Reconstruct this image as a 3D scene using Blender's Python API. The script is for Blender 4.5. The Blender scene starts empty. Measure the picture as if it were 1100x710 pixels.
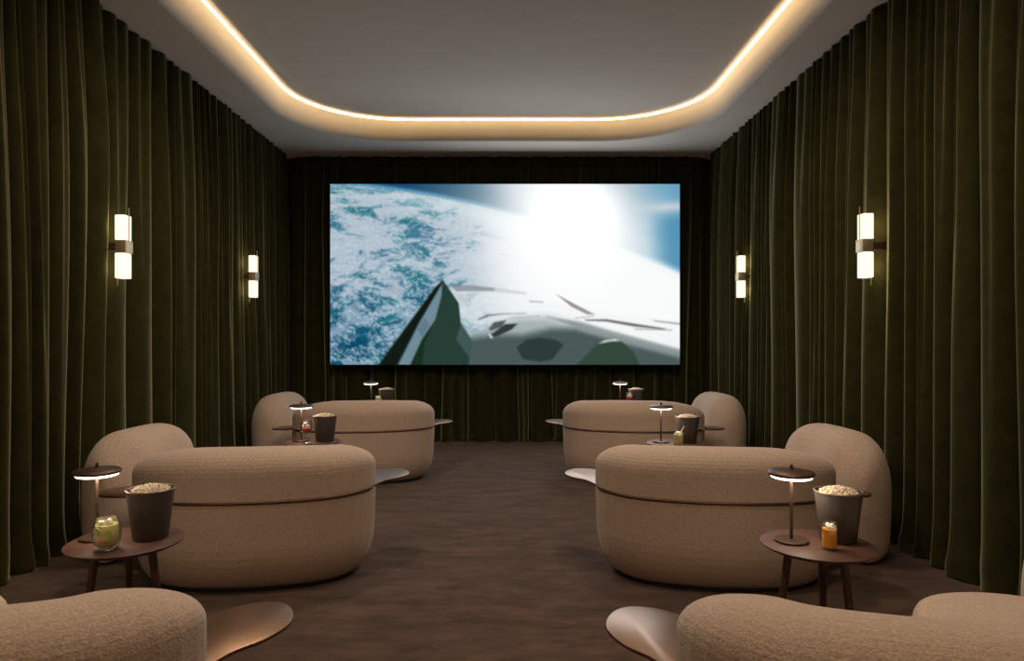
import bpy, bmesh, math, random
import numpy as np
from mathutils import Vector, Matrix, noise as mnoise

C = bpy.context.scene.collection
PI = math.pi
rad = math.radians

# ------------------------------------------------------------------ helpers
def tag(o, label=None, cat=None, group=None, kind=None):
    if label: o['label'] = label
    if cat: o['category'] = cat
    if group: o['group'] = group
    if kind: o['kind'] = kind
    return o

def thing(name, loc=(0, 0, 0), rz=0.0, label=None, cat=None, group=None):
    o = bpy.data.objects.new(name, None)
    C.objects.link(o)
    o.location = loc
    o.rotation_euler = (0, 0, rz)
    o.empty_display_size = .1
    return tag(o, label, cat, group)

def build(name, bm, mats, parent=None, smooth=40, kind=None):
    """link one bmesh as ONE mesh object"""
    bmesh.ops.recalc_face_normals(bm, faces=bm.faces[:])
    if smooth:
        lim = rad(smooth)
        for f in bm.faces: f.smooth = True
        for e in bm.edges:
            if len(e.link_faces) == 2 and e.calc_face_angle(0) > lim: e.smooth = False
    me = bpy.data.meshes.new(name)
    bm.to_mesh(me); bm.free()
    if not isinstance(mats, (list, tuple)): mats = [mats]
    for m in mats: me.materials.append(m)
    o = bpy.data.objects.new(name, me)
    C.objects.link(o)
    if parent is not None: o.parent = parent
    if kind: o['kind'] = kind
    return o

def copy_tree(o, parent=None):
    c = o.copy(); C.objects.link(c)
    if parent is not None: c.parent = parent
    for ch in [x for x in bpy.data.objects if x.parent == o]:
        copy_tree(ch, c)
    return c

def rings_mesh(bm, rings, closed_ring=True, cap0=True, cap1=True, mat=0):
    vs = [[bm.verts.new(p) for p in r] for r in rings]
    n = len(vs[0])
    for a, b in zip(vs[:-1], vs[1:]):
        for i in range(n if closed_ring else n - 1):
            j = (i + 1) % n
            f = bm.faces.new((a[i], a[j], b[j], b[i])); f.material_index = mat
    if cap0:
        f = bm.faces.new(vs[0]); f.material_index = mat
    if cap1:
        f = bm.faces.new(list(reversed(vs[-1]))); f.material_index = mat
    return vs

def lathe(bm, prof, n=48, cx=0, cy=0, cap0=False, cap1=False):
    rings = [[(cx + r * math.cos(2*PI*i/n), cy + r * math.sin(2*PI*i/n), z) for i in range(n)] for r, z in prof]
    rings_mesh(bm, rings, True, cap0, cap1)

def tube(bm, pts, r, n=12, caps=True):
    pts = [Vector(p) for p in pts]
    rings = []
    up = Vector((0, 0, 1))
    for i, p in enumerate(pts):
        t = (pts[min(i+1, len(pts)-1)] - pts[max(i-1, 0)]).normalized()
        a = t.cross(up)
        if a.length < 1e-3: a = Vector((1, 0, 0))
        a.normalize(); b = t.cross(a).normalized()
        rr = r[i] if isinstance(r, (list, tuple)) else r
        rings.append([tuple(p + a*rr*math.cos(2*PI*k/n) + b*rr*math.sin(2*PI*k/n)) for k in range(n)])
    rings_mesh(bm, rings, True, caps, caps)

def box(bm, x0, x1, y0, y1, z0, z1, bevel=0.0, seg=2):
    r = bmesh.ops.create_cube(bm, size=1)
    for v in r['verts']:
        v.co = Vector((x0 + (v.co.x+.5)*(x1-x0), y0 + (v.co.y+.5)*(y1-y0), z0 + (v.co.z+.5)*(z1-z0)))
    if bevel:
        es = list({e for v in r['verts'] for e in v.link_edges})
        bmesh.ops.bevel(bm, geom=es, offset=bevel, segments=seg, affect='EDGES', profile=.5)

def catmull(pts, per=8):
    n = len(pts); out = []
    for i in range(n):
        p0, p1, p2, p3 = (np.array(pts[(i+k) % n], float) for k in (-1, 0, 1, 2))
        for k in range(per):
            t = k/per
            out.append(tuple(.5*((2*p1) + (-p0+p2)*t + (2*p0-5*p1+4*p2-p3)*t*t + (-p0+3*p1-3*p2+p3)*t**3)))
    return out

def slab(bm, outline, z0, z1, b=.004):
    """flat plate from a closed plan outline with softened rims"""
    o = [Vector(p) for p in outline]
    n = len(o)
    nor = []
    area = sum(o[i].x*o[(i+1) % n].y - o[(i+1) % n].x*o[i].y for i in range(n))
    s = 1 if area > 0 else -1
    for i in range(n):
        t = (o[(i+1) % n] - o[i-1]).normalized()
        nor.append(Vector((t.y, -t.x)) * s)
    prof = [(-b, z0), (-.3*b, z0+.3*b), (0, z0+b), (0, z1-b), (-.3*b, z1-.3*b), (-b, z1)]
    rings = [[(o[i].x + nor[i].x*d, o[i].y + nor[i].y*d, z) for i in range(n)] for d, z in prof]
    rings_mesh(bm, rings)

def sup(t, n):
    c, s = math.cos(t), math.sin(t)
    return (math.copysign(abs(c)**(2/n), c), math.copysign(abs(s)**(2/n), s))

# ------------------------------------------------------------------ materials
def mat(name):
    m = bpy.data.materials.new(name); m.use_nodes = True
    nt = m.node_tree
    return m, nt, nt.nodes['Principled BSDF'], nt.nodes['Material Output']

def simple(name, col, rough=.5, metal=0.0, **kw):
    m, nt, p, o = mat(name)
    p.inputs['Base Color'].default_value = (*col, 1)
    p.inputs['Roughness'].default_value = rough
    p.inputs['Metallic'].default_value = metal
    for k, v in kw.items(): p.inputs[k].default_value = v
    return m

def nd(nt, t, **kw):
    n = nt.nodes.new(t)
    for k, v in kw.items(): setattr(n, k, v)
    return n

def noise_ramp(nt, scale, c0, c1, detail=4, rough=.6, vec=None, lo=.35, hi=.65):
    n = nd(nt, 'ShaderNodeTexNoise')
    n.inputs['Scale'].default_value = scale; n.inputs['Detail'].default_value = detail
    n.inputs['Roughness'].default_value = rough
    r = nd(nt, 'ShaderNodeValToRGB')
    r.color_ramp.elements[0].position = lo; r.color_ramp.elements[1].position = hi
    r.color_ramp.elements[0].color = (*c0, 1); r.color_ramp.elements[1].color = (*c1, 1)
    nt.links.new(n.outputs['Fac'], r.inputs['Fac'])
    if vec is not None: nt.links.new(vec, n.inputs['Vector'])
    return n, r

def emit(name, col, strength):
    m, nt, p, o = mat(name)
    nt.nodes.remove(p)
    e = nd(nt, 'ShaderNodeEmission')
    e.inputs['Color'].default_value = (*col, 1); e.inputs['Strength'].default_value = strength
    nt.links.new(e.outputs[0], o.inputs['Surface'])
    return m

def make_boucle():
    m, nt, p, o = mat('beige_boucle')
    tc = nd(nt, 'ShaderNodeTexCoord')
    n, r = noise_ramp(nt, 120, (.44, .332, .262), (.58, .448, .362), 3, .65, tc.outputs['Object'])
    nt.links.new(r.outputs['Color'], p.inputs['Base Color'])
    p.inputs['Roughness'].default_value = .95
    p.inputs['Sheen Weight'].default_value = .25
    p.inputs['Sheen Roughness'].default_value = .5
    p.inputs['Specular IOR Level'].default_value = .15
    v = nd(nt, 'ShaderNodeTexVoronoi'); v.inputs['Scale'].default_value = 150
    nt.links.new(tc.outputs['Object'], v.inputs['Vector'])
    mx = nd(nt, 'ShaderNodeMath', operation='MULTIPLY_ADD')
    nt.links.new(v.outputs['Distance'], mx.inputs[0]); mx.inputs[1].default_value = -.8
    nt.links.new(n.outputs['Fac'], mx.inputs[2])
    b = nd(nt, 'ShaderNodeBump'); b.inputs['Strength'].default_value = .4; b.inputs['Distance'].default_value = .004
    nt.links.new(mx.outputs[0], b.inputs['Height']); nt.links.new(b.outputs[0], p.inputs['Normal'])
    return m

def make_velvet():
    m, nt, p, o = mat('olive_velvet')
    tc = nd(nt, 'ShaderNodeTexCoord')
    n, r = noise_ramp(nt, 9, (.026, .0245, .007), (.037, .035, .0105), 5, .6, tc.outputs['Object'])
    nt.links.new(r.outputs['Color'], p.inputs['Base Color'])
    p.inputs['Roughness'].default_value = .9
    p.inputs['Specular IOR Level'].default_value = .05
    p.inputs['Sheen Weight'].default_value = 1.0
    p.inputs['Sheen Roughness'].default_value = .34
    p.inputs['Sheen Tint'].default_value = (.66, .69, .43, 1)
    n2 = nd(nt, 'ShaderNodeTexNoise'); n2.inputs['Scale'].default_value = 260
    nt.links.new(tc.outputs['Object'], n2.inputs['Vector'])
    b = nd(nt, 'ShaderNodeBump'); b.inputs['Strength'].default_value = .12; b.inputs['Distance'].default_value = .002
    nt.links.new(n2.outputs['Fac'], b.inputs['Height']); nt.links.new(b.outputs[0], p.inputs['Normal'])
    return m

def make_carpet():
    m, nt, p, o = mat('brown_carpet')
    tc = nd(nt, 'ShaderNodeTexCoord')
    mp = nd(nt, 'ShaderNodeMapping'); mp.inputs['Scale'].default_value = (1.3, 3.2, 1)
    nt.links.new(tc.outputs['Object'], mp.inputs['Vector'])
    n, r = noise_ramp(nt, 2.2, (.046, .027, .019), (.116, .071, .051), 8, .76, mp.outputs[0])
    n2, r2 = noise_ramp(nt, 160, (.75, .75, .75), (1.2, 1.2, 1.2), 2, .6, tc.outputs['Object'])
    mix = nd(nt, 'ShaderNodeMix', data_type='RGBA', blend_type='MULTIPLY')
    mix.inputs[0].default_value = .6
    nt.links.new(r.outputs['Color'], mix.inputs[6]); nt.links.new(r2.outputs['Color'], mix.inputs[7])
    nt.links.new(mix.outputs[2], p.inputs['Base Color'])
    p.inputs['Roughness'].default_value = .95
    p.inputs['Specular IOR Level'].default_value = .1
    p.inputs['Sheen Weight'].default_value = .15
    b = nd(nt, 'ShaderNodeBump'); b.inputs['Strength'].default_value = .5; b.inputs['Distance'].default_value = .005
    nt.links.new(n2.outputs['Fac'], b.inputs['Height']); nt.links.new(b.outputs[0], p.inputs['Normal'])
    return m

def make_plaster(name, col):
    m, nt, p, o = mat(name)
    tc = nd(nt, 'ShaderNodeTexCoord')
    n, r = noise_ramp(nt, 4, tuple(c*.96 for c in col), col, 4, .6, tc.outputs['Object'])
    nt.links.new(r.outputs['Color'], p.inputs['Base Color'])
    p.inputs['Roughness'].default_value = .8
    p.inputs['Specular IOR Level'].default_value = .2
    return m

def make_wood():
    m, nt, p, o = mat('dark_walnut')
    tc = nd(nt, 'ShaderNodeTexCoord')
    mp = nd(nt, 'ShaderNodeMapping'); mp.inputs['Scale'].default_value = (3, 40, 3)
    nt.links.new(tc.outputs['Object'], mp.inputs['Vector'])
    n, r = noise_ramp(nt, 2.0, (.064, .030, .022), (.108, .054, .039), 6, .6, mp.outputs[0])
    nt.links.new(r.outputs['Color'], p.inputs['Base Color'])
    p.inputs['Roughness'].default_value = .5
    p.inputs['Specular IOR Level'].default_value = .3
    return m

def thin_glass(name, tint=(1, 1, 1), gloss=.05):
    m, nt, p, o = mat(name)
    nt.nodes.remove(p)
    t = nd(nt, 'ShaderNodeBsdfTransparent'); t.inputs[0].default_value = (*tint, 1)
    g = nd(nt, 'ShaderNodeBsdfGlossy'); g.inputs['Roughness'].default_value = .04
    lw = nd(nt, 'ShaderNodeLayerWeight'); lw.inputs['Blend'].default_value = .35
    ad = nd(nt, 'ShaderNodeMath', operation='MULTIPLY_ADD'); ad.inputs[1].default_value = .5; ad.inputs[2].default_value = gloss
    nt.links.new(lw.outputs['Facing'], ad.inputs[0])
    mx = nd(nt, 'ShaderNodeMixShader')
    nt.links.new(ad.outputs[0], mx.inputs[0]); nt.links.new(t.outputs[0], mx.inputs[1]); nt.links.new(g.outputs[0], mx.inputs[2])
    nt.links.new(mx.outputs[0], o.inputs['Surface'])
    return m

LED_COL = (1.0, .68, .33)
LAMP_COL = (1.0, .80, .58)
M = dict(
    boucle=make_boucle(), velvet=make_velvet(), carpet=make_carpet(),
    plaster=make_plaster('ceiling_plaster', (.62, .57, .52)),
    wall=make_plaster('dark_wall_paint', (.06, .055, .04)),
    wood=make_wood(),
    bronze=simple('satin_bronze', (.29, .175, .115), .33, .95),
    band=simple('dark_bronze_band', (.13, .075, .05), .45, .8),
    darkmetal=simple('dark_bronze', (.105, .066, .050), .42, .75),
    bracket=simple('brushed_brass', (.58, .47, .33), .45, .6),
    black=simple('black_plinth', (.012, .009, .007), .8),
    bucket=simple('charcoal_bucket', (.085, .072, .066), .42),
    rim=simple('bucket_rim', (.32, .24, .19), .35, .6),
    screenframe=simple('black_screen_edge', (.01, .01, .012), .5),
    led=emit('led_glow', LED_COL, 10.0),
    lamp=emit('lamp_glow', LAMP_COL, 6.0),
    sconce=emit('sconce_glow', (1.0, .87, .63), 1.45),
    glass=thin_glass('clear_glass'),
    ice=simple('ice', (.90, .89, .86), .2, 0, Alpha=.8),
    orange=simple('orange_juice', (1.0, .46, .02), .25),
    lime=simple('lime_drink', (.80, .74, .30), .2),
    limeslice=simple('lime_slice', (.55, .66, .16), .4),
    peach=simple('orange_peel', (.95, .33, .06), .4),
    red=simple('red_drink', (.70, .05, .06), .2),
    pale=simple('pale_yellow_drink', (.75, .70, .35), .25),
    straw=simple('straw', (.75, .72, .62), .4),
)
def make_popcorn():
    m, nt, p, o = mat('popcorn')
    tc = nd(nt, 'ShaderNodeTexCoord')
    n, r = noise_ramp(nt, 70, (.70, .57, .38), (.95, .89, .77), 3, .6, tc.outputs['Object'])
    nt.links.new(r.outputs['Color'], p.inputs['Base Color']); p.inputs['Roughness'].default_value = .8
    return m
M['popcorn'] = make_popcorn()
M['fill_light'] = emit('fill_glow', (1, .78, .58), 3.0)  # glow of the added overhead fill lights
FILL_ENERGY = 110

# ------------------------------------------------------------------ room
EYE = 1.40
H = 3.725                      # underside of the lower ceiling
XL, XR = -2.87, 2.635           # middle of the side curtains
WL, WR = -3.02, 2.80           # walls
YB, YW = 9.02, 9.20            # back curtain, back wall
YF = -2.6                      # wall behind the camera
ZT = 3.98                      # raised ceiling
CEX0, CEX1, CEY0, CEY1, CER = -2.42, 2.25, -1.9, 8.30, 1.18   # opening in the ceiling

def structure(name, bm, m, smooth=0):
    return tag(build(name, bm, m, None, smooth), kind='structure')

bm = bmesh.new(); box(bm, WL-.1, WR+.1, YF-.1, YW+.1, -.1, 0); structure('floor', bm, M['carpet'])
bm = bmesh.new(); box(bm, WL-.1, WL, YF, YW, 0, ZT+.1); structure('wall_left', bm, M['wall'])
bm = bmesh.new(); box(bm, WR, WR+.1, YF, YW, 0, ZT+.1); structure('wall_right', bm, M['wall'])
bm = bmesh.new(); box(bm, WL-.1, WR+.1, YW, YW+.1, 0, ZT+.1); structure('wall_back', bm, M['wall'])
bm = bmesh.new(); box(bm, WL-.1, WR+.1, YF-.1, YF, 0, ZT+.1); structure('wall_front', bm, M['plaster'])

def rrect(inset, z, n=20):
    x0, x1, y0, y1 = CEX0+inset, CEX1-inset, CEY0+inset, CEY1-inset
    r = CER - inset*.6
    out = []
    for cx, cy, a0 in ((x1-r, y1-r, 0), (x0+r, y1-r, 90), (x0+r, y0+r, 180), (x1-r, y0+r, 270)):
        for i in range(n+1):
            a = rad(a0 + 90*i/n)
            out.append((cx + r*math.cos(a), cy + r*math.sin(a), z))
    return out

bm = bmesh.new()
inner = [bm.verts.new(p) for p in rrect(-.03, H)]
outer = [bm.verts.new(p) for p in ((WL, YF, H), (WR, YF, H), (WR, YW, H), (WL, YW, H))]
es = [bm.edges.new((l[i], l[(i+1) % len(l)])) for l in (inner, outer) for i in range(len(l))]
bmesh.ops.triangle_fill(bm, edges=es, use_beauty=True)
# softened lip, riser, then the raised field
prof = [(-.03, H), (-.012, H+.005), (0, H+.022), (.004, H+.08), (.010, H+.16), (.022, ZT-.03), (.05, ZT)]
lp = [rrect(i, z) for i, z in prof]
rings_mesh(bm, lp, True, False, False)
bm.faces.new([bm.verts.new(p) for p in rrect(.05, ZT)])
bmesh.ops.remove_doubles(bm, verts=bm.verts[:], dist=1e-5)
ceil = build('ceiling', bm, M['plaster'], None, 50, 'structure')
# the lower ceiling must face down
# slab above closes the room
bm = bmesh.new(); box(bm, WL-.1, WR+.1, YF-.1, YW+.1, ZT+.1, ZT+.2); structure('ceiling_slab', bm, M['wall'])

# LED strip running round the foot of the raised field
cv = thing('led_strip', (0, 0, 0), 0, 'warm glowing LED strip running around the recess of the ceiling', 'led strip')
bm = bmesh.new()
rings = []
for i_, z_ in ((.082, ZT-.030), (.100, ZT-.030), (.100, ZT-.012), (.082, ZT-.012)):
    rings.append(rrect(i_, z_))
vs = [[bm.verts.new(p) for p in r] for r in rings]
for a, b in zip(vs, vs[1:] + vs[:1]):
    for i in range(len(a)):
        j = (i+1) % len(a)
        bm.faces.new((a[i], a[j], b[j], b[i]))
build('diffuser', bm, M['led'], cv, 30)
bm = bmesh.new()
vs = [[bm.verts.new(p) for p in rrect(i_, z_)] for i_, z_ in ((.081, ZT-.0115), (.097, ZT-.0115), (.097, ZT-.001), (.081, ZT-.001))]
for a, b in zip(vs, vs[1:] + vs[:1]):
    for i in range(len(a)):
        j = (i+1) % len(a)
        bm.faces.new((a[i], a[j], b[j], b[i]))
build('mounting_channel', bm, M['plaster'], cv, 30)

# ------------------------------------------------------------------ curtains
def curtain(name, length, place, label, seed, period=.195, amp=.082, flare=.03, recede=0):
    """place(s, n, z) -> world; s along the wall, n out into the room"""
    rnd = random.Random(seed)
    nf = int(length/period)
    ws = [rnd.choice((.45, .6, .8, 1.0, 1.2, 1.5)) * rnd.uniform(.85, 1.15) for _ in range(nf)]
    tot = sum(ws); b = [0]
    for w in ws: b.append(b[-1] + w*length/tot)
    amps = [(.55 + .45*min(1, ws[k])) * rnd.uniform(.75, 1.1) for k in range(nf)]
    lean = [rnd.uniform(-.06, .06) for _ in range(nf+1)]
    ph = [rnd.uniform(0, 6.28) for _ in range(nf+1)]
    pull = [rnd.uniform(-.9, .9) for _ in range(nf)]
    dent = [(rnd.uniform(.3, .7), rnd.uniform(.15, .7), rnd.uniform(.30, .85)) for _ in range(nf)]   # a shallow secondary pleat
    crest = [rnd.uniform(.45, .95) for _ in range(nf)]
    PER = 20
    zs = [0.008, .03, .07, .13, .22, .4, .7, 1.1, 1.5, 1.9, 2.25, 2.55, 2.8, 3.0, 3.17, 3.3, 3.4, 3.48, 3.55, 3.61, 3.66, 3.70, H-.004]
    rows = []
    for z in zs:
        t = z/H
        top = max(0, (t-.70)/.30)**1.5
        low = max(0, 1 - z/.30)
        row = []
        for k in range(nf):
            l0 = b[k] + lean[k]*math.sin(t*3.2+ph[k])*(1-top)
            l1 = b[k+1] + lean[k+1]*math.sin(t*3.2+ph[k+1])*(1-top)
            dp, dw, reach = dent[k]
            dd = max(0, min(1, (t-reach+.25)/.35))         # the pleat starts at the head and dies away
            A = amp*amps[k]*(1 - .52*top)
            for i in range(PER):
                u = i/PER
                lobe = abs(math.sin(PI*u))**crest[k]
                n = A*(2*lobe - 1)
                n -= A*(1.1*dw + .5*top)*dd*math.exp(-((u-dp)/.11)**2)
                s = l0 + (l1-l0)*u + A*.55*pull[k]*math.sin(PI*u)**2*(1-.6*top)
                n += .022*mnoise.noise(Vector((s*1.1, t*1.8, seed*7.1)))*(1-top)
                n += flare*low*(.3+lobe)*(.5+1.1*mnoise.noise(Vector((s*2.3, 3.3, seed))))
                n += .035*low*low*abs(mnoise.noise(Vector((s*4.7, z*4, seed+9))))
                s += .035*low*mnoise.noise(Vector((s*5.0, z*9, seed+5)))
                zz = z + (.02*mnoise.noise(Vector((s*6, n*20, seed+2))) if z < .14 else 0)
                if recede:                              # tuck the ends behind the side curtains
                    f = max(0, min(1, min(s, length-s)/.22)); n = n*f + recede*(1-f)
                row.append(place(s, n, max(.004, zz)))
        row.append(place(b[-1], recede or -amp*.8, z))
        rows.append(row)
    bm = bmesh.new()
    rings_mesh(bm, rows, False, False, False)
    o = build(name, bm, M['velvet'], None, 0)
    for p in o.data.polygons: p.use_smooth = True
    sub = o.modifiers.new('sub', 'SUBSURF'); sub.levels = 1; sub.render_levels = 1
    tag(o, label, 'curtain', 'velvet curtains')
    return o

curtain('curtain', YB-.11 - (YF+.15), lambda s, n, z: (XL+n, YF+.15+s, z),
        'olive green velvet curtain in deep folds along the side wall left of the aisle', 3)
curtain('curtain', YB-.11 - (YF+.15), lambda s, n, z: (XR-n, YF+.15+s, z),
        'olive green velvet curtain in deep folds along the side wall right of the aisle', 8)
curtain('curtain', 5.46, lambda s, n, z: (-2.85+s, YB-n, z),
        'olive green velvet curtain hanging behind the big screen across the end wall', 12, flare=.02, recede=-.07)

# ------------------------------------------------------------------ cinema screen
def paint(W, Hh):
    u, v = np.meshgrid((np.arange(W)+.5)/W, (np.arange(Hh)+.5)/Hh)
    asp = 1.95
    rng = np.random.default_rng(5)
    def vnoise(x, y, seed):
        r = np.random.default_rng(seed).random((256, 256))
        xi, yi = np.floor(x).astype(int), np.floor(y).astype(int)
        fx, fy = x-xi, y-yi
        fx = fx*fx*(3-2*fx); fy = fy*fy*(3-2*fy)
        g = lambda a, b: r[a % 256, b % 256]
        return (g(xi, yi)*(1-fx)+g(xi+1, yi)*fx)*(1-fy) + (g(xi, yi+1)*(1-fx)+g(xi+1, yi+1)*fx)*fy
    def fbm(x, y, seed, o=6, gain=.58):
        s, a, t = 0, 1, 0
        for k in range(o):
            s = s + a*vnoise(x*2**k, y*2**k, seed+k); t += a; a *= gain
        return s/t
    def lerp(a, b, t): return a + (b-a)*t[..., None]
    def ss(e0, e1, x):
        t = np.clip((x-e0)/(e1-e0), 0, 1); return t*t*(3-2*t)
    col = lambda r, g, b: np.array((r, g, b), float)/255
    limb = .36*u*u + .14*u - .005
    # sky
    img = np.zeros((Hh, W, 3)) + col(16, 66, 108)
    img = lerp(img, col(70, 104, 126), ss(.15, .42, u)*ss(.0, .02, v+.01))
    img = lerp(img, col(74, 140, 176), ss(.8, .95, u))
    img = lerp(img, col(120, 185, 214), ss(.03, .0, limb-v)*(v < limb)*.8)
    # planet
    wx = u*asp*6.5 + 1.8*fbm(u*asp*5, v*5, 77); wy = v*17/(.55+.45*v) + 1.8*fbm(u*asp*5+9, v*5, 91)
    cl = fbm(wx, wy, 11); fine = fbm(wx*3.2, wy*3.2, 31, 5, .75)
    ocean = lerp(np.zeros_like(img) + col(62, 116, 142), col(6, 74, 104), ss(.35, .95, v))
    ocean = lerp(ocean, col(24, 116, 122), .8*ss(.5, .66, fbm(wx*1.3+4, wy*1.3, 55)))
    cloud = lerp(np.zeros_like(img) + col(178, 190, 204), col(120, 150, 174), ss(.5, .9, v))
    dens = ss(.41, .59, cl*.66 + fine*.40 + .0 - .07*ss(.5, 1, v) + .13*ss(.2, .55, u)*(1-ss(.75, 1, v)))
    pl = lerp(ocean, cloud, dens)
    ridge = 1 - np.abs(fbm(wx*2.2, wy*2.2, 120, 5, .7)*2-1)
    pl = lerp(pl, col(190, 214, 222), ss(.90, .99, ridge)*.75)
    pl = lerp(pl, col(208, 222, 228), ss(.18, .0, v-limb)*ss(.05, .3, u)*.75)
    pl = lerp(pl, col(92, 160, 178), ss(.035, .0, v-limb)*ss(.12, .0, u)*.6)
    img = lerp(img, pl, ss(-.004, .006, v-limb))
    # glare
    r1 = np.hypot((u-.70)*asp, (v-.20)); ang = np.arctan2(v-.20, (u-.70)*asp)
    wide = 1.45*np.exp(-(r1/.42)**1.5)
    band = np.exp(-((u-.72-.30*(v-.3))/(.15+.13*v))**2)*ss(1.05, .7, v)
    right = ss(.34, .72, u)*ss(-.02, .06, v-limb)*ss(1.1, .8, v)
    rays = .10*np.sin(ang*23+1)*np.exp(-r1/.35)
    g = 1-np.exp(-1.5*np.clip(wide + band*.8 + right*1.3 + rays*ss(.25, .6, r1), 0, 9)**1.6)
    notch = ss(.90, .985, u)*ss(.0, .05, limb-v)*ss(.14, .22, v)
    g = g*(1-.75*notch)
    img = lerp(img, col(250, 252, 252), g)
    streak = np.exp(-((v-.135+.12*(u-.9))/.03)**2)*ss(.83, .97, u)
    img = lerp(img, col(232, 226, 226), streak*.65)
    # spacecraft
    def poly(pts, soft=.004):
        d = np.full(u.shape, 1e9); inside = np.zeros(u.shape, bool)
        n = len(pts)
        for i in range(n):
            (x0, y0), (x1, y1) = pts[i], pts[(i+1) % n]
            X0, X1 = x0*asp, x1*asp
            ex, ey = X1-X0, y1-y0
            t = np.clip(((u*asp-X0)*ex + (v-y0)*ey)/(ex*ex+ey*ey+1e-12), 0, 1)
            d = np.minimum(d, np.hypot(u*asp-X0-t*ex, v-y0-t*ey))
            c = ((y0 > v) != (y1 > v)) & (u < (x1-x0)*(v-y0)/(y1-y0+1e-12)+x0)
            inside ^= c
        sd = np.where(inside, d, -d)
        return ss(-soft, soft, sd)
    def put(pts, c, a=1.0, soft=.004):
        nonlocal img
        img = lerp(img, np.array(c, float)/255, poly(pts, soft)*a)
    put([(.35, .575), (.47, .60), (.60, .64), (.75, .70), (1.02, .77), (1.02, 1.05), (.36, 1.05)], (240, 243, 243), .55, .02)
    put([(.345, .562), (.40, .560), (.47, .575), (.47, .592), (.36, .595)], (128, 138, 142), .75, .006)
    put([(.47, .575), (.56, .60), (.56, .612), (.47, .592)], (190, 194, 196), .7, .01)
    put([(.36, .60), (.40, .645), (.385, .66), (.366, .64)], (196, 200, 202), .9)
    put([(.385, .84), (.45, .80), (.54, .74), (.62, .735), (.70, .775), (.78, .835), (1.01, .955), (1.01, 1.02), (.38, 1.02)], (150, 160, 160), .8, .045)
    put([(.385, .86), (.47, .835), (.55, .835), (.63, .80), (.70, .80), (.78, .842), (1.01, .958), (1.01, 1.02), (.38, 1.02)], (66, 82, 80), .92, .03)
    put([(.62, .735), (.72, .765), (.80, .81), (1.01, .92), (1.01, .958), (.78, .84), (.70, .79)], (118, 128, 128), .7, .012)
    put([(.533, .905), (.56, .862), (.60, .85), (.645, .862), (.668, .89), (.635, .972), (.60, .985), (.55, .968)], (44, 60, 57), 1, .006)
    put([(.695, 1.02), (.765, .885), (.80, .862), (.832, .87), (.868, .93), (.89, 1.02)], (52, 72, 60), 1, .006)
    put([(.768, .884), (.785, .865), (.815, .858), (.83, .868), (.80, .872)], (222, 226, 226), .9, .005)
    put([(.452, .805), (.468, .765), (.505, .752), (.49, .79), (.462, .812)], (84, 90, 90), 1)
    put([(.455, .84), (.50, .775), (.537, .772), (.52, .805), (.475, .845)], (50, 58, 58), 1)
    put([(.452, .83), (.458, .83), (.466, .852), (.46, .856)], (230, 230, 225), .9)
    put([(.42, .75), (.45, .722), (.52, .714), (.455, .732), (.428, .752)], (104, 108, 108), .95)
    put([(.45, .722), (.56, .712), (.56, .718), (.45, .728)], (150, 150, 148), .7)
    put([(.51, .742), (.60, .728), (.60, .734), (.51, .748)], (170, 170, 168), .7)
    put([(.645, .608), (.70, .665), (.757, .722), (.735, .722), (.69, .68)], (140, 132, 130), .85)
    put([(.57, .645), (.61, .65), (.61, .658), (.57, .655)], (176, 176, 176), .8)
    put([(.725, .75), (.79, .748), (.87, .772), (.962, .80), (.95, .805), (.87, .79), (.79, .762), (.735, .758)], (98, 98, 96), .9)
    put([(.87, .80), (.978, .806), (.978, .812), (.87, .806)], (140, 140, 138), .8)
    put([(.92, .752), (1.01, .772), (1.01, .782), (.93, .762)], (120, 122, 120), .7)
    put([(.70, .74), (.755, .728), (.755, .735), (.70, .747)], (170, 168, 165), .7)
    # fin
    put([(.322, .530), (.368, .66), (.374, .772), (.404, .863), (.395, 1.02), (.137, 1.02), (.14, .99), (.30, .57)], (38, 62, 54), 1, .004)
    put([(.375, .772), (.404, .863), (.397, .96), (.375, .90), (.36, .86)], (74, 98, 98), .7, .006)
    put([(.322, .532), (.318, .56), (.255, .76), (.185, 1.02), (.133, 1.02), (.22, .79), (.30, .575)], (18, 26, 18), 1, .004)
    put([(.30, .755), (.27, .88), (.262, 1.02), (.222, 1.02), (.26, .87)], (22, 46, 24), .9, .006)
    put([(.320, .552), (.306, .60), (.255, .77), (.19, 1.02), (.224, 1.02), (.262, .86), (.30, .752), (.318, .62)], (112, 138, 152), 1, .004)
    put([(.250, .80), (.27, .74), (.285, .78), (.262, .85)], (88, 114, 132), .7, .006)
    img = np.clip(img, 0, 1)
    lin = np.where(img <= .04045, img/12.92, ((img+.055)/1.055)**2.4)
    lin = lin*(1 + .6*np.exp(-(r1/.2)**2) * g)[..., None]
    return lin

SX0, SX1, SZ0, SZ1, SY = -2.262, 2.202, 1.012, 3.318, 8.80
scr = thing('cinema_screen', ((SX0+SX1)/2, SY, SZ0), 0,
            'large flat cinema screen showing a spacecraft above a bright cloudy planet', 'screen')
NW, NH = 380, 196
cols = paint(NW, NH)
bm = bmesh.new()
w, h = SX1-SX0, SZ1-SZ0
vs = [[bm.verts.new((-w/2 + w*i/NW, -.002, h - h*j/NH)) for i in range(NW+1)] for j in range(NH+1)]
for j in range(NH):
    for i in range(NW):
        bm.faces.new((vs[j][i], vs[j+1][i], vs[j+1][i+1], vs[j][i+1]))
ms, nt, p, o_ = mat('screen_picture'); nt.nodes.remove(p)
e = nd(nt, 'ShaderNodeEmission'); at = nd(nt, 'ShaderNodeAttribute'); at.attribute_name = 'picture'
nt.links.new(at.outputs['Color'], e.inputs['Color']); e.inputs['Strength'].default_value = 1.0
nt.links.new(e.outputs[0], o_.inputs['Surface'])
disp = build('display', bm, ms, scr, 0)
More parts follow.
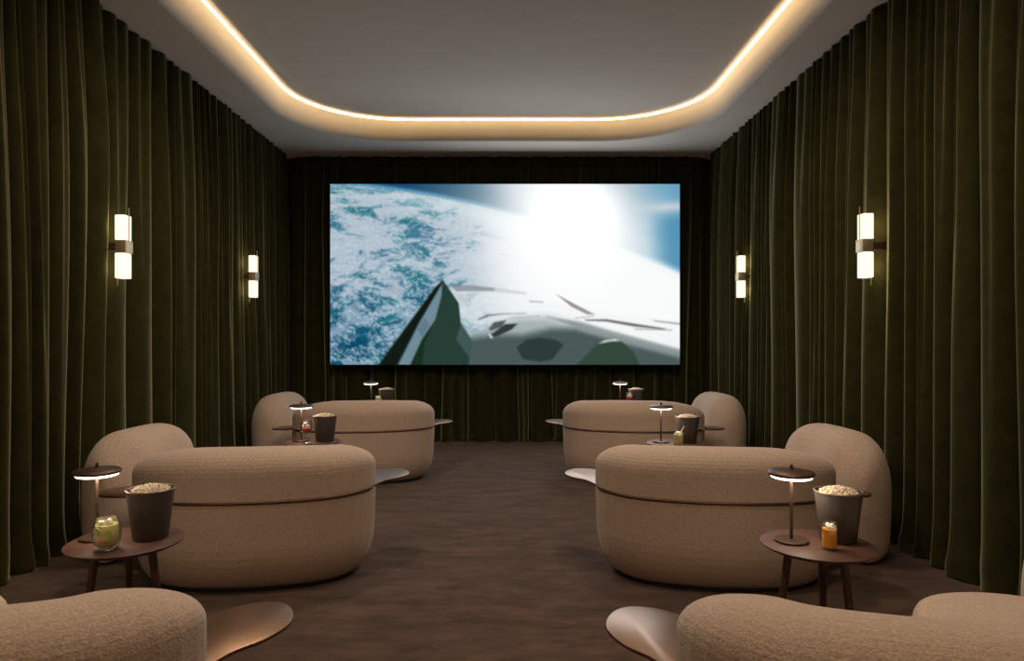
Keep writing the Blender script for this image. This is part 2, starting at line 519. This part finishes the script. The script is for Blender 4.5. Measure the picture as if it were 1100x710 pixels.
att = disp.data.color_attributes.new('picture', 'FLOAT_COLOR', 'POINT')
vc = np.zeros((NH+1, NW+1, 4), np.float32); vc[..., 3] = 1
pad = np.pad(cols, ((1, 1), (1, 1), (0, 0)), mode='edge')
vc[..., :3] = (pad[:-1, :-1] + pad[1:, :-1] + pad[:-1, 1:] + pad[1:, 1:])/4
att.data.foreach_set('color', vc.ravel())
bm = bmesh.new(); box(bm, -w/2-.012, w/2+.012, .0, .05, -.012, h+.012, .004)
build('frame', bm, M['screenframe'], scr)

SL = bpy.data.lights.new('screen_light', 'AREA'); SL.shape = 'RECTANGLE'; SL.size = 2.6; SL.size_y = 2.0
SL.energy = 26; SL.color = (.92, .97, 1.0)
slo = bpy.data.objects.new('screen_light', SL); C.objects.link(slo)
slo.location = ((SX0+SX1)/2 + .55, SY-.012, (SZ0+SZ1)/2 + .1); slo.rotation_euler = (-PI/2, 0, 0)

# ------------------------------------------------------------------ sofas
def sweep(bm, path, T, z0, z1, e, n=2.8, topk=.35, under=0.0, bulge=0.0, m=1, K=40, p=2.3, nb=None, droop=(0, 0), e2=None, eh=None):
    """upholstered roll along a plan path with rounded ends. path: dense list of (x, y)"""
    P = [Vector(q) for q in path]
    L = [0]
    for a, b in zip(P, P[1:]): L.append(L[-1] + (b-a).length)
    tot = L[-1]
    e2 = e2 or e
    fr = [1-math.cos(PI/2*i/11) for i in range(12)]
    stations = [e*x for x in fr] + [e + (tot-e-e2)*i/28 for i in range(1, 28)] + [tot-e2*x for x in reversed(fr)]
    rings = []
    for s in stations:
        k = 0
        while k < len(L)-2 and L[k+1] < s: k += 1
        f = (s-L[k])/(L[k+1]-L[k])
        q = P[k].lerp(P[k+1], min(1, f))
        a, b = P[max(k-1, 0)], P[min(k+2, len(P)-1)]
        t = (b-a).normalized(); nr = Vector((t.y, -t.x))
        x = max(0, 1 - s/e, 1 - (tot-s)/e2)
        g = max(.03, (1 - min(1, x)**p)**(1/p))
        xh = max(0, 1 - s/eh[0], 1 - (tot-s)/eh[1]) if eh else x
        gh = max(.03, (1 - min(1, xh)**1.8)**(1/1.8))
        q_ = s/tot
        zt = z0 + (z1-droop[0]*max(0, 1-q_/.42)**1.5-droop[1]*max(0, 1-(1-q_)/.42)**1.5-z0)*(1-topk + topk*gh**.9)
        ring = []
        for i in range(K):
            cx, cz = sup(2*PI*i/K, n)
            if nb and cz < 0:
                cx, cz = sup(2*PI*i/K, nb)
            z = (z0+zt)/2 + cz*(zt-z0)/2
            w_ = (z-z0)/(z1-z0)
            r = cx*T/2*g*(1 - under*(1-w_)**2) + bulge*math.sin(PI*w_)*g*cx
            ring.append((m*(q.x + nr.x*r), q.y + nr.y*r, z))
        rings.append(ring)
    rings_mesh(bm, rings)

RO = .82
def open_spline(pts, per=10):
    c = catmull([tuple(2*np.array(pts[0])-np.array(pts[1]))] + pts + [tuple(2*np.array(pts[-1])-np.array(pts[-2]))], per)
    return c[per:per*len(pts)+1]
MAINP = open_spline([(-.60, -.17), (-.63, -.31), (-.60, -.43), (-.50, -.53), (-.28, -.61), (-.02, -.645), (.19, -.63), (.345, -.56), (.41, -.44), (.40, -.31)])
def offset_path(path, d):
    out = []
    for i, q in enumerate(path):
        a, b = Vector(path[max(i-1, 0)]), Vector(path[min(i+1, len(path)-1)])
        t = (b-a).normalized()
        out.append((q[0] + t.y*d, q[1] - t.x*d))
    return out
def arc(r, a0, a1, n=60):
    return [(r*math.sin(rad(a0+(a1-a0)*i/n)), -r*math.cos(rad(a0+(a1-a0)*i/n))) for i in range(n+1)]

def make_sofa(m):
    root = thing('curved_sofa')
    T = .31
    bm = bmesh.new(); sweep(bm, MAINP, T, .010, .503, .16, 40.0, .0, .24, .0, m, nb=2.3)
    build('lower_back', bm, M['boucle'], root, 0)
    bm = bmesh.new(); sweep(bm, MAINP, T, .507, .780, .165, 2.15, .66, .0, .0, m, nb=40, droop=(.04, .03), e2=.19, eh=(.28, .54))
    build('backrest', bm, M['boucle'], root, 0)
    # wall-side wing along the curtain
    wing = open_spline([(.86, -.26), (.905, -.10), (.915, .10), (.90, .36), (.815, .73)])
    bm = bmesh.new(); sweep(bm, wing, .42, .02, .775, .32, 2.5, .42, .08, .0, m, nb=6, p=2.0)
    build('wing_backrest', bm, M['boucle'], root, 0)
    # seat
    out = catmull([(-.60, .02), (-.58, -.24), (-.45, -.46), (0, -.58), (.30, -.52), (.46, -.36), (.66, -.20), (.86, -.05),
                   (.86, .32), (.74, .58), (.48, .64), (.25, .53), (.05, .20), (-.28, .06), (-.52, .10)], 6)
    cx, cy = .15, -.08
    bm = bmesh.new(); rings = []
    for i in range(15):
        a = -PI/2 + PI*i/14
        c, s = sup(a, 3.4)
        z = .235 + .22*s
        k = max(.04, c)
        k = 1 - (1-k)*.42 if i not in (0, 14) else .55
        rings.append([(m*(cx+(x-cx)*k), cy+(y-cy)*k, z) for x, y in out])
    for k_ in (.35, .15): rings.append([(m*(cx+(x-cx)*k_), cy+(y-cy)*k_, .4555) for x, y in out])
    rings_mesh(bm, rings)
    build('seat', bm, M['boucle'], root, 0)
    # plinth
    bm = bmesh.new(); sweep(bm, MAINP[12:-12], .10, .002, .03, .1, 8, 0, 0, 0, m)
    build('plinth', bm, M['black'], root, 0)
    # bronze band and its two side trays
    bm = bmesh.new()
    tube(bm, [(m*x, y, .505) for x, y in offset_path(MAINP, .1535)[14:-14]], .0085, 10)
    build('trim_band', bm, M['band'], root, 40)
    tray = catmull([(-.765, -.42), (-.785, -.33), (-.825, -.22), (-.90, -.13), (-.94, -.02), (-.915, .09), (-.85, .15), (-.75, .13), (-.66, .04),
                    (-.62, -.10), (-.66, -.25), (-.71, -.38)], 8)
    bm = bmesh.new(); slab(bm, [(m*x, y) for x, y in tray], .499, .511); build('side_tray', bm, M['bronze'], root)
    tray = catmull([(.47, -.62), (.57, -.64), (.68, -.62), (.735, -.54), (.70, -.43), (.62, -.36), (.52, -.34), (.43, -.42), (.41, -.55)], 8)
    bm = bmesh.new(); slab(bm, [(m*x, y) for x, y in tray], .499, .511); build('side_tray', bm, M['bronze'], root)
    return root

SOFAS = {   # x, y, rotation
    1: [(1.24, 2.06, -3, 'curved beige boucle sofa nearest the camera on the right, cut off by the bottom corner'),
        (1.31, 4.42, 0, 'curved beige boucle sofa standing just beyond the table with the orange juice'),
        (1.33, 7.08, 0, 'curved beige boucle sofa just beyond the table with the green drink and straw')],
    -1: [(-1.61, 2.10, 3, 'curved beige boucle sofa nearest the camera on the left, cut off by the bottom corner'),
         (-1.57, 4.42, 0, 'curved beige boucle sofa standing just beyond the table with the round lime drink'),
         (-1.50, 7.08, 0, 'curved beige boucle sofa just beyond the table with the red stemmed drink')]}
for m, lst in SOFAS.items():
    proto = make_sofa(m)
    objs = [proto, copy_tree(proto), copy_tree(proto)]
    for o, (x, y, a, lab) in zip(objs, lst):
        o.location = (x, y, 0); o.rotation_euler = (0, 0, rad(a))
        tag(o, lab, 'sofa', 'curved sofas in pairs along the aisle')

# ------------------------------------------------------------------ side tables, lamps, buckets
TT = .549
def make_table():
    root = thing('side_table')
    bm = bmesh.new()
    lathe(bm, [(.0005, TT-.022), (.19, TT-.022), (.214, TT-.012), (.222, TT-.005), (.2225, TT-.002), (.220, TT), (.0005, TT)], 64)
    bmesh.ops.remove_doubles(bm, verts=bm.verts[:], dist=2e-4)
    build('table_top', bm, M['wood'], root, 50)
    for k in range(3):
        a = rad(-62 + 120*k)
        p0 = Vector((.115*math.cos(a), .115*math.sin(a), TT-.020)); p1 = Vector((.185*math.cos(a), .185*math.sin(a), .004))
        bm = bmesh.new(); tube(bm, [p0.lerp(p1, i/6) for i in range(7)], [.017-.006*i/6 for i in range(7)], 14)
        build('leg', bm, M['wood'], root, 50)
    return root

def make_lamp():
    root = thing('table_lamp')
    bm = bmesh.new(); lathe(bm, [(.0005, .0006), (.066, .0006), (.068, .003), (.068, .008), (.065, .011), (.0005, .011)], 40)
    build('base', bm, M['darkmetal'], root, 40)
    bm = bmesh.new(); lathe(bm, [(.0065, .010), (.0065, .312), (.004, .316), (.0005, .317)], 14)
    build('pole', bm, M['darkmetal'], root, 40)
    bm = bmesh.new(); lathe(bm, [(.0068, .270), (.076, .270), (.086, .272), (.0915, .277), (.0915, .283), (.086, .288), (.03, .294), (.0068, .296)], 48)
    build('lamp_shade', bm, M['darkmetal'], root, 40)
    bm = bmesh.new(); lathe(bm, [(.0068, .2615), (.074, .2615), (.079, .2635), (.080, .266), (.080, .2698), (.0068, .2698)], 48)
    build('diffuser', bm, M['lamp'], root, 40)
    return root

BH = .205
def make_bucket():
    root = thing('popcorn_bucket')
    bm = bmesh.new()
    lathe(bm, [(.0005, .0006), (.066, .0006), (.069, .004), (.0925, BH-.004), (.0925, BH), (.0895, BH), (.067, .012), (.0005, .010)], 56)
    build('body', bm, M['bucket'], root, 40)
    bm = bmesh.new()
    ring = [( .0925+.0035*math.cos(t), BH-.001+.0035*math.sin(t)) for t in [2*PI*i/10 for i in range(10)]]
    vs = [[(r*math.cos(2*PI*i/56), r*math.sin(2*PI*i/56), z) for i in range(56)] for r, z in ring]
    V = [[bm.verts.new(p) for p in r] for r in vs]
    for a, b in zip(V, V[1:]+V[:1]):
        for i in range(56): bm.faces.new((a[i], a[(i+1) % 56], b[(i+1) % 56], b[i]))
    build('rim', bm, M['rim'], root, 60)
    return root

def make_popcorn_heap():
    rnd = random.Random(4)
    bm = bmesh.new()
    def kernel(c, s):
        for _ in range(3):
            d = Vector((rnd.gauss(0, 1), rnd.gauss(0, 1), rnd.gauss(0, 1))).normalized()*s*.55
            mt = Matrix.Translation(Vector(c)+d)
            bmesh.ops.create_icosphere(bm, subdivisions=1, radius=s*rnd.uniform(.55, .8), matrix=mt)
    lathe(bm, [(.0005, BH-.045), (.070, BH-.045), (.0765, BH-.022), (.05, BH-.008), (.0005, BH)], 32)
    for i in range(300):
        r = .074*math.sqrt(rnd.random()); a = rnd.uniform(0, 2*PI)
        kernel((r*math.cos(a), r*math.sin(a), BH - .012 + .022*(1-(r/.08)**2) + rnd.uniform(0, .006)), .0052)
    o = build('popcorn', bm, M['popcorn'], None, 60)
    o['kind'] = 'stuff'
    return o

# drinks
def cyl_glass(r0, r1, h, wall=.0025):
    bm = bmesh.new()
    lathe(bm, [(.0005, .0006), (r0*.9, .0006), (r0, .004), (r1, h), (r1-wall, h), (r0-wall, .009), (.0005, .008)], 36)
    return bm

def ice_cubes(root, spots, s, z):
    for i, (x, y, dz) in enumerate(spots):
        bm = bmesh.new(); box(bm, -s/2, s/2, -s/2, s/2, -s/2, s/2, s*.18)
        bmesh.ops.rotate(bm, verts=bm.verts[:], matrix=Matrix.Rotation(.5+i, 3, 'Z') @ Matrix.Rotation(.4*i+.3, 3, 'X'))
        bmesh.ops.translate(bm, verts=bm.verts[:], vec=(x, y, z+dz))
        build('ice_cube', bm, M['ice'], root, 40)

def drink_orange(loc, label):
    root = thing('drinking_glass', loc, 0, label, 'drink')
    build('glass', cyl_glass(.029, .0305, .105), M['glass'], root, 40)
    bm = bmesh.new(); lathe(bm, [(.0005, .010), (.0255, .010), (.027, .014), (.0275, .082), (.0005, .083)], 32)
    build('juice', bm, M['orange'], root, 40)
    ice_cubes(root, [(-.009, -.008, .0), (.010, -.004, .004), (.0, .012, .002), (.002, -.013, -.004)], .017, .089)

def drink_round(loc, label):
    root = thing('drinking_glass', loc, 0, label, 'drink')
    prof = [(.0005, .0006), (.030, .0006), (.040, .006), (.050, .030), (.053, .060), (.050, .092), (.042, .116), (.041, .124)]
    inn = [(max(.0005, r-.003), z+(.009 if z < .03 else 0)) for r, z in reversed(prof)]
    bm = bmesh.new(); lathe(bm, prof+inn, 40); build('glass', bm, M['glass'], root, 60)
    bm = bmesh.new(); lathe(bm, [(.0005, .013), (.030, .014), (.041, .026), (.0475, .058), (.045, .088), (.041, .100), (.0005, .101)], 36)
    build('cocktail', bm, M['lime'], root, 60)
    for k, (a, z, t) in enumerate(((-1.9, .078, .5), (-1.0, .064, -.4), (-2.5, .055, .2))):
        bm = bmesh.new(); lathe(bm, [(.0005, -.002), (.0185, -.002), (.0185, .002), (.0005, .002)], 24)
        bmesh.ops.rotate(bm, verts=bm.verts[:], matrix=Matrix.Rotation(a+PI/2, 3, 'Z') @ Matrix.Rotation(PI/2+.15*t, 3, 'X'))
        bmesh.ops.translate(bm, verts=bm.verts[:], vec=(.0455*math.cos(a), .0455*math.sin(a), z))
        build('lime_slice', bm, M['limeslice'], root, 40)
    bm = bmesh.new(); bmesh.ops.create_icosphere(bm, subdivisions=2, radius=.016, matrix=Matrix.Translation((.004, -.036, .042)) @ Matrix.Diagonal((1.2, .7, .8, 1)))
    build('orange_wedge', bm, M['peach'], root, 60)
    ice_cubes(root, [(-.015, -.012, 0), (.014, -.008, .003), (.0, .016, .001)], .022, .104)

def drink_stem(loc, label, stem=True):
    root = thing('drinking_glass', loc, 0, label, 'drink')
    z0 = .075 if stem else .004
    bm = bmesh.new()
    if stem:
        prof = [(.0005, .0006), (.033, .0006), (.034, .002), (.010, .006), (.0035, .012), (.0035, z0-.006), (.010, z0)]
    else:
        prof = [(.0005, .0006), (.018, .0006), (.022, z0)]
    bowl = [(.034, z0+.012), (.047, z0+.038), (.049, z0+.062), (.044, z0+.088), (.038, z0+.104)]
    inn = [(.036, z0+.104), (.042, z0+.088), (.0465, z0+.062), (.0445, z0+.038), (.032, z0+.015), (.0005, z0+.006)]
    lathe(bm, prof+bowl+inn, 36); build('glass', bm, M['glass'], root, 60)
    bm = bmesh.new(); lathe(bm, [(.0005, z0+.009), (.030, z0+.017), (.038, z0+.030), (.040, z0+.040), (.0005, z0+.041)], 32)
    build('cocktail', bm, M['red'], root, 60)
    ice_cubes(root, [(-.016, -.014, 0), (.016, -.016, .004), (.002, .014, .002), (-.004, -.018, .022)], .025, z0+.055)

def drink_straw(loc, label, m_, straw=True, tall=1.0):
    root = thing('drinking_glass', loc, 0, label, 'drink')
    root.scale = (1, 1, tall)
    build('glass', cyl_glass(.036, .046, .108), M['glass'], root, 40)
    bm = bmesh.new(); lathe(bm, [(.0005, .010), (.032, .010), (.034, .014), (.0405, .080), (.0005, .081)], 32)
    build('cocktail', bm, m_, root, 40)
    ice_cubes(root, [(-.016, -.014, 0), (.015, -.012, .003), (.0, .014, .001)], .022, .088)
    if straw:
        bm = bmesh.new(); tube(bm, [(.0, 0, .05), (.022, 0, .1), (.045, 0, .145)], .0035, 10)
        build('straw', bm, M['straw'], root, 40)

tables = [  # x, y, lamp dx, bucket dx, phrase for the table by what stands on it
    (1.262, 2.80, -.095, .105, 'orange'), (-1.574, 2.84, -.135, .080, 'round'),
    (1.316, 5.40, -.105, .100, 'straw'), (-1.548, 5.46, -.094, .097, 'stem'),
    (1.420, 8.10, -.090, .100, 'pink'), (-1.520, 8.10, -.090, .100, 'yellow')]
W_ = {'orange': 'the tumbler of orange juice', 'round': 'the round glass of lime drink', 'straw': 'the green drink with a straw',
      'stem': 'the red drink on a stem', 'pink': 'the small red drink below the screen', 'yellow': 'the small pale yellow drink below the screen'}
tp, lpz, bp = make_table(), make_lamp(), make_bucket()
pp = make_popcorn_heap()
for i, (x, y, dl, db, key) in enumerate(tables):
    t = tp if i == 0 else copy_tree(tp)
    t.location = (x, y, 0); t.rotation_euler = (0, 0, 0 if x > 0 else rad(55))
    tag(t, f'round dark wood side table carrying {W_[key]}', 'side table', 'round side tables')
    l = lpz if i == 0 else copy_tree(lpz)
    l.location = (x+dl, y+.03, TT)
    A_ = bpy.data.lights.new('lamp_beam', 'AREA'); A_.shape = 'DISK'; A_.size = .14; A_.energy = .9; A_.color = LAMP_COL
    ao = bpy.data.objects.new('lamp_beam', A_); C.objects.link(ao); ao.location = (x+dl, y+.03, TT+.2605)
    tag(l, f'bronze disc table lamp glowing beside {W_[key]}', 'table lamp', 'disc table lamps')
    b = bp if i == 0 else copy_tree(bp)
    b.location = (x+db, y+(.045 if i < 2 else .02), TT)
    tag(b, f'charcoal popcorn bucket standing beside {W_[key]}', 'bucket', 'popcorn buckets')
    k = pp if i == 0 else copy_tree(pp)
    k.location = (x+db, y+(.045 if i < 2 else .02), TT); k.rotation_euler = (0, 0, i*1.1)
    tag(k, f'heap of popcorn in the bucket beside {W_[key]}', 'popcorn', 'popcorn heaps', 'stuff')
def spot(i, dx, dy): return (tables[i][0]+dx, tables[i][1]+dy, TT+.0004)
drink_orange(spot(0, .012, -.075), 'clear tumbler of orange juice with ice on round table')
drink_round(spot(1, -.010, -.115), 'rounded glass of pale lime drink with ice and orange wedge')
drink_straw(spot(2, .000, -.10), 'tumbler of green drink with a straw beside disc lamp', M['lime'])
drink_stem(spot(3, -.020, -.09), 'stemmed glass of red drink with ice beside bucket')
drink_stem(spot(4, .0, -.09), 'small round glass of red drink below the screen')
drink_straw(spot(5, .022, -.10), 'small glass of pale yellow drink below the screen', M['pale'], False, 1.32)

# ------------------------------------------------------------------ wall sconces
def make_sconce(m):
    """m = +1 on the right curtain: arm reaches from +x; glass at the origin"""
    root = thing('wall_sconce')
    for z0, z1 in ((.045, .222), (-.222, -.045)):
        bm = bmesh.new(); box(bm, -.036, .036, -.045, .045, z0, z1, .006)
        build('glass_block', bm, M['sconce'], root)
    bm = bmesh.new(); box(bm, -.044, .03, -.05, .05, -.0445, .0445, .004)
    if m < 0: bmesh.ops.scale(bm, vec=(-1, 1, 1), verts=bm.verts[:])
    build('clasp', bm, M['bracket'], root)
    bm = bmesh.new(); box(bm, .03, .235, -.022, .022, -.028, .028, .003); box(bm, .235, .26, -.06, .06, -.08, .08, .003)
    if m < 0: bmesh.ops.scale(bm, vec=(-1, 1, 1), verts=bm.verts[:])
    build('wall_bracket', bm, M['darkmetal'], root)
    for x, z0, z1 in ((-.040, .0, .275), (.040, -.275, -.0)):
        bm = bmesh.new(); tube(bm, [(m*x, -.0, z0), (m*x, -.0, z1)], .0035, 8)
        build('rod', bm, M['bracket'], root)
    return root
SC = {-1: [(-2.71, 4.86, 'glowing double glass wall sconce on the left curtain, nearer the camera'),
           (-2.71, 7.35, 'glowing double glass wall sconce on the left curtain, nearer the screen')],
      1: [(2.495, 4.80, 'glowing double glass wall sconce on the right curtain, nearer the camera'),
          (2.495, 7.36, 'glowing double glass wall sconce on the right curtain, nearer the screen')]}
for m, lst in SC.items():
    p0 = make_sconce(m)
    for o, (x, y, lab) in zip((p0, copy_tree(p0)), lst):
        o.location = (x, y, 2.015)
        for dz in (-.14, .14):
            P_ = bpy.data.lights.new('sconce_light', 'POINT'); P_.energy = .9; P_.color = (1, .74, .48); P_.shadow_soft_size = .03
            po = bpy.data.objects.new('sconce_light', P_); C.objects.link(po); po.location = (x+m*.062, y, 2.015+dz)
        tag(o, lab, 'wall sconce', 'pairs of glass wall sconces')

# ------------------------------------------------------------------ added fill lights to brighten sofas and floor (out of frame overhead)
def make_fill_light():
    root = thing('added_fill_light')
    bm = bmesh.new(); lathe(bm, [(.125, ZT-.0005), (.145, ZT-.0005), (.150, ZT-.008), (.145, ZT-.012), (.127, ZT-.010)], 40)
    build('ring', bm, M['plaster'], root, 40)
    bm = bmesh.new(); lathe(bm, [(.0005, ZT-.006), (.126, ZT-.006), (.126, ZT-.002), (.0005, ZT-.002)], 40)
    build('lens', bm, M['fill_light'], root, 40)
    return root
d0 = make_fill_light()
DL = [(-1.25, .6), (1.05, .6), (-1.25, 2.7), (1.05, 2.7), (-1.25, 4.75), (1.05, 4.75)]
FILL_WEIGHT = [.36, .36, .9, .9, 1.15, 1.15]
for i, (x, y) in enumerate(DL):
    o = d0 if i == 0 else copy_tree(d0)
    o.location = (x, y, 0)
    tag(o, 'round added fill light in the raised ceiling overhead out of frame', 'fill_light', 'added ceiling fill lights')
    L = bpy.data.lights.new('fill_beam', 'SPOT'); lo = bpy.data.objects.new('fill_beam', L); C.objects.link(lo)
    lo.location = (x, y, ZT-.03); L.energy = FILL_ENERGY*FILL_WEIGHT[i]; L.color = (1, .81, .64) if i > 1 else (1, .66, .38); L.spot_size = rad(172); L.spot_blend = .75; L.shadow_soft_size = .13

# ------------------------------------------------------------------ camera, world, colour
w_ = bpy.data.worlds.new('World'); bpy.context.scene.world = w_; w_.use_nodes = True
w_.node_tree.nodes['Background'].inputs[0].default_value = (0, 0, 0, 1)
cam = bpy.data.cameras.new('Camera'); co = bpy.data.objects.new('Camera', cam); C.objects.link(co)
co.location = (0, 0, EYE); co.rotation_euler = (PI/2, 0, 0)
cam.sensor_width = 36; cam.lens = 740/1100*36
cam.shift_x = 5/1100; cam.shift_y = 4/1100
cam.clip_start = .05
sc = bpy.context.scene
sc.camera = co
sc.view_settings.view_transform = 'Standard'
sc.view_settings.look = 'None'
sc.view_settings.exposure = 0.0
sc.view_settings.gamma = 1.0
sc.view_settings.use_curve_mapping = False
sc.cycles.use_denoising = True
sc.cycles.max_bounces = 8
sc.cycles.diffuse_bounces = 5
sc.cycles.sample_clamp_indirect = 4.0
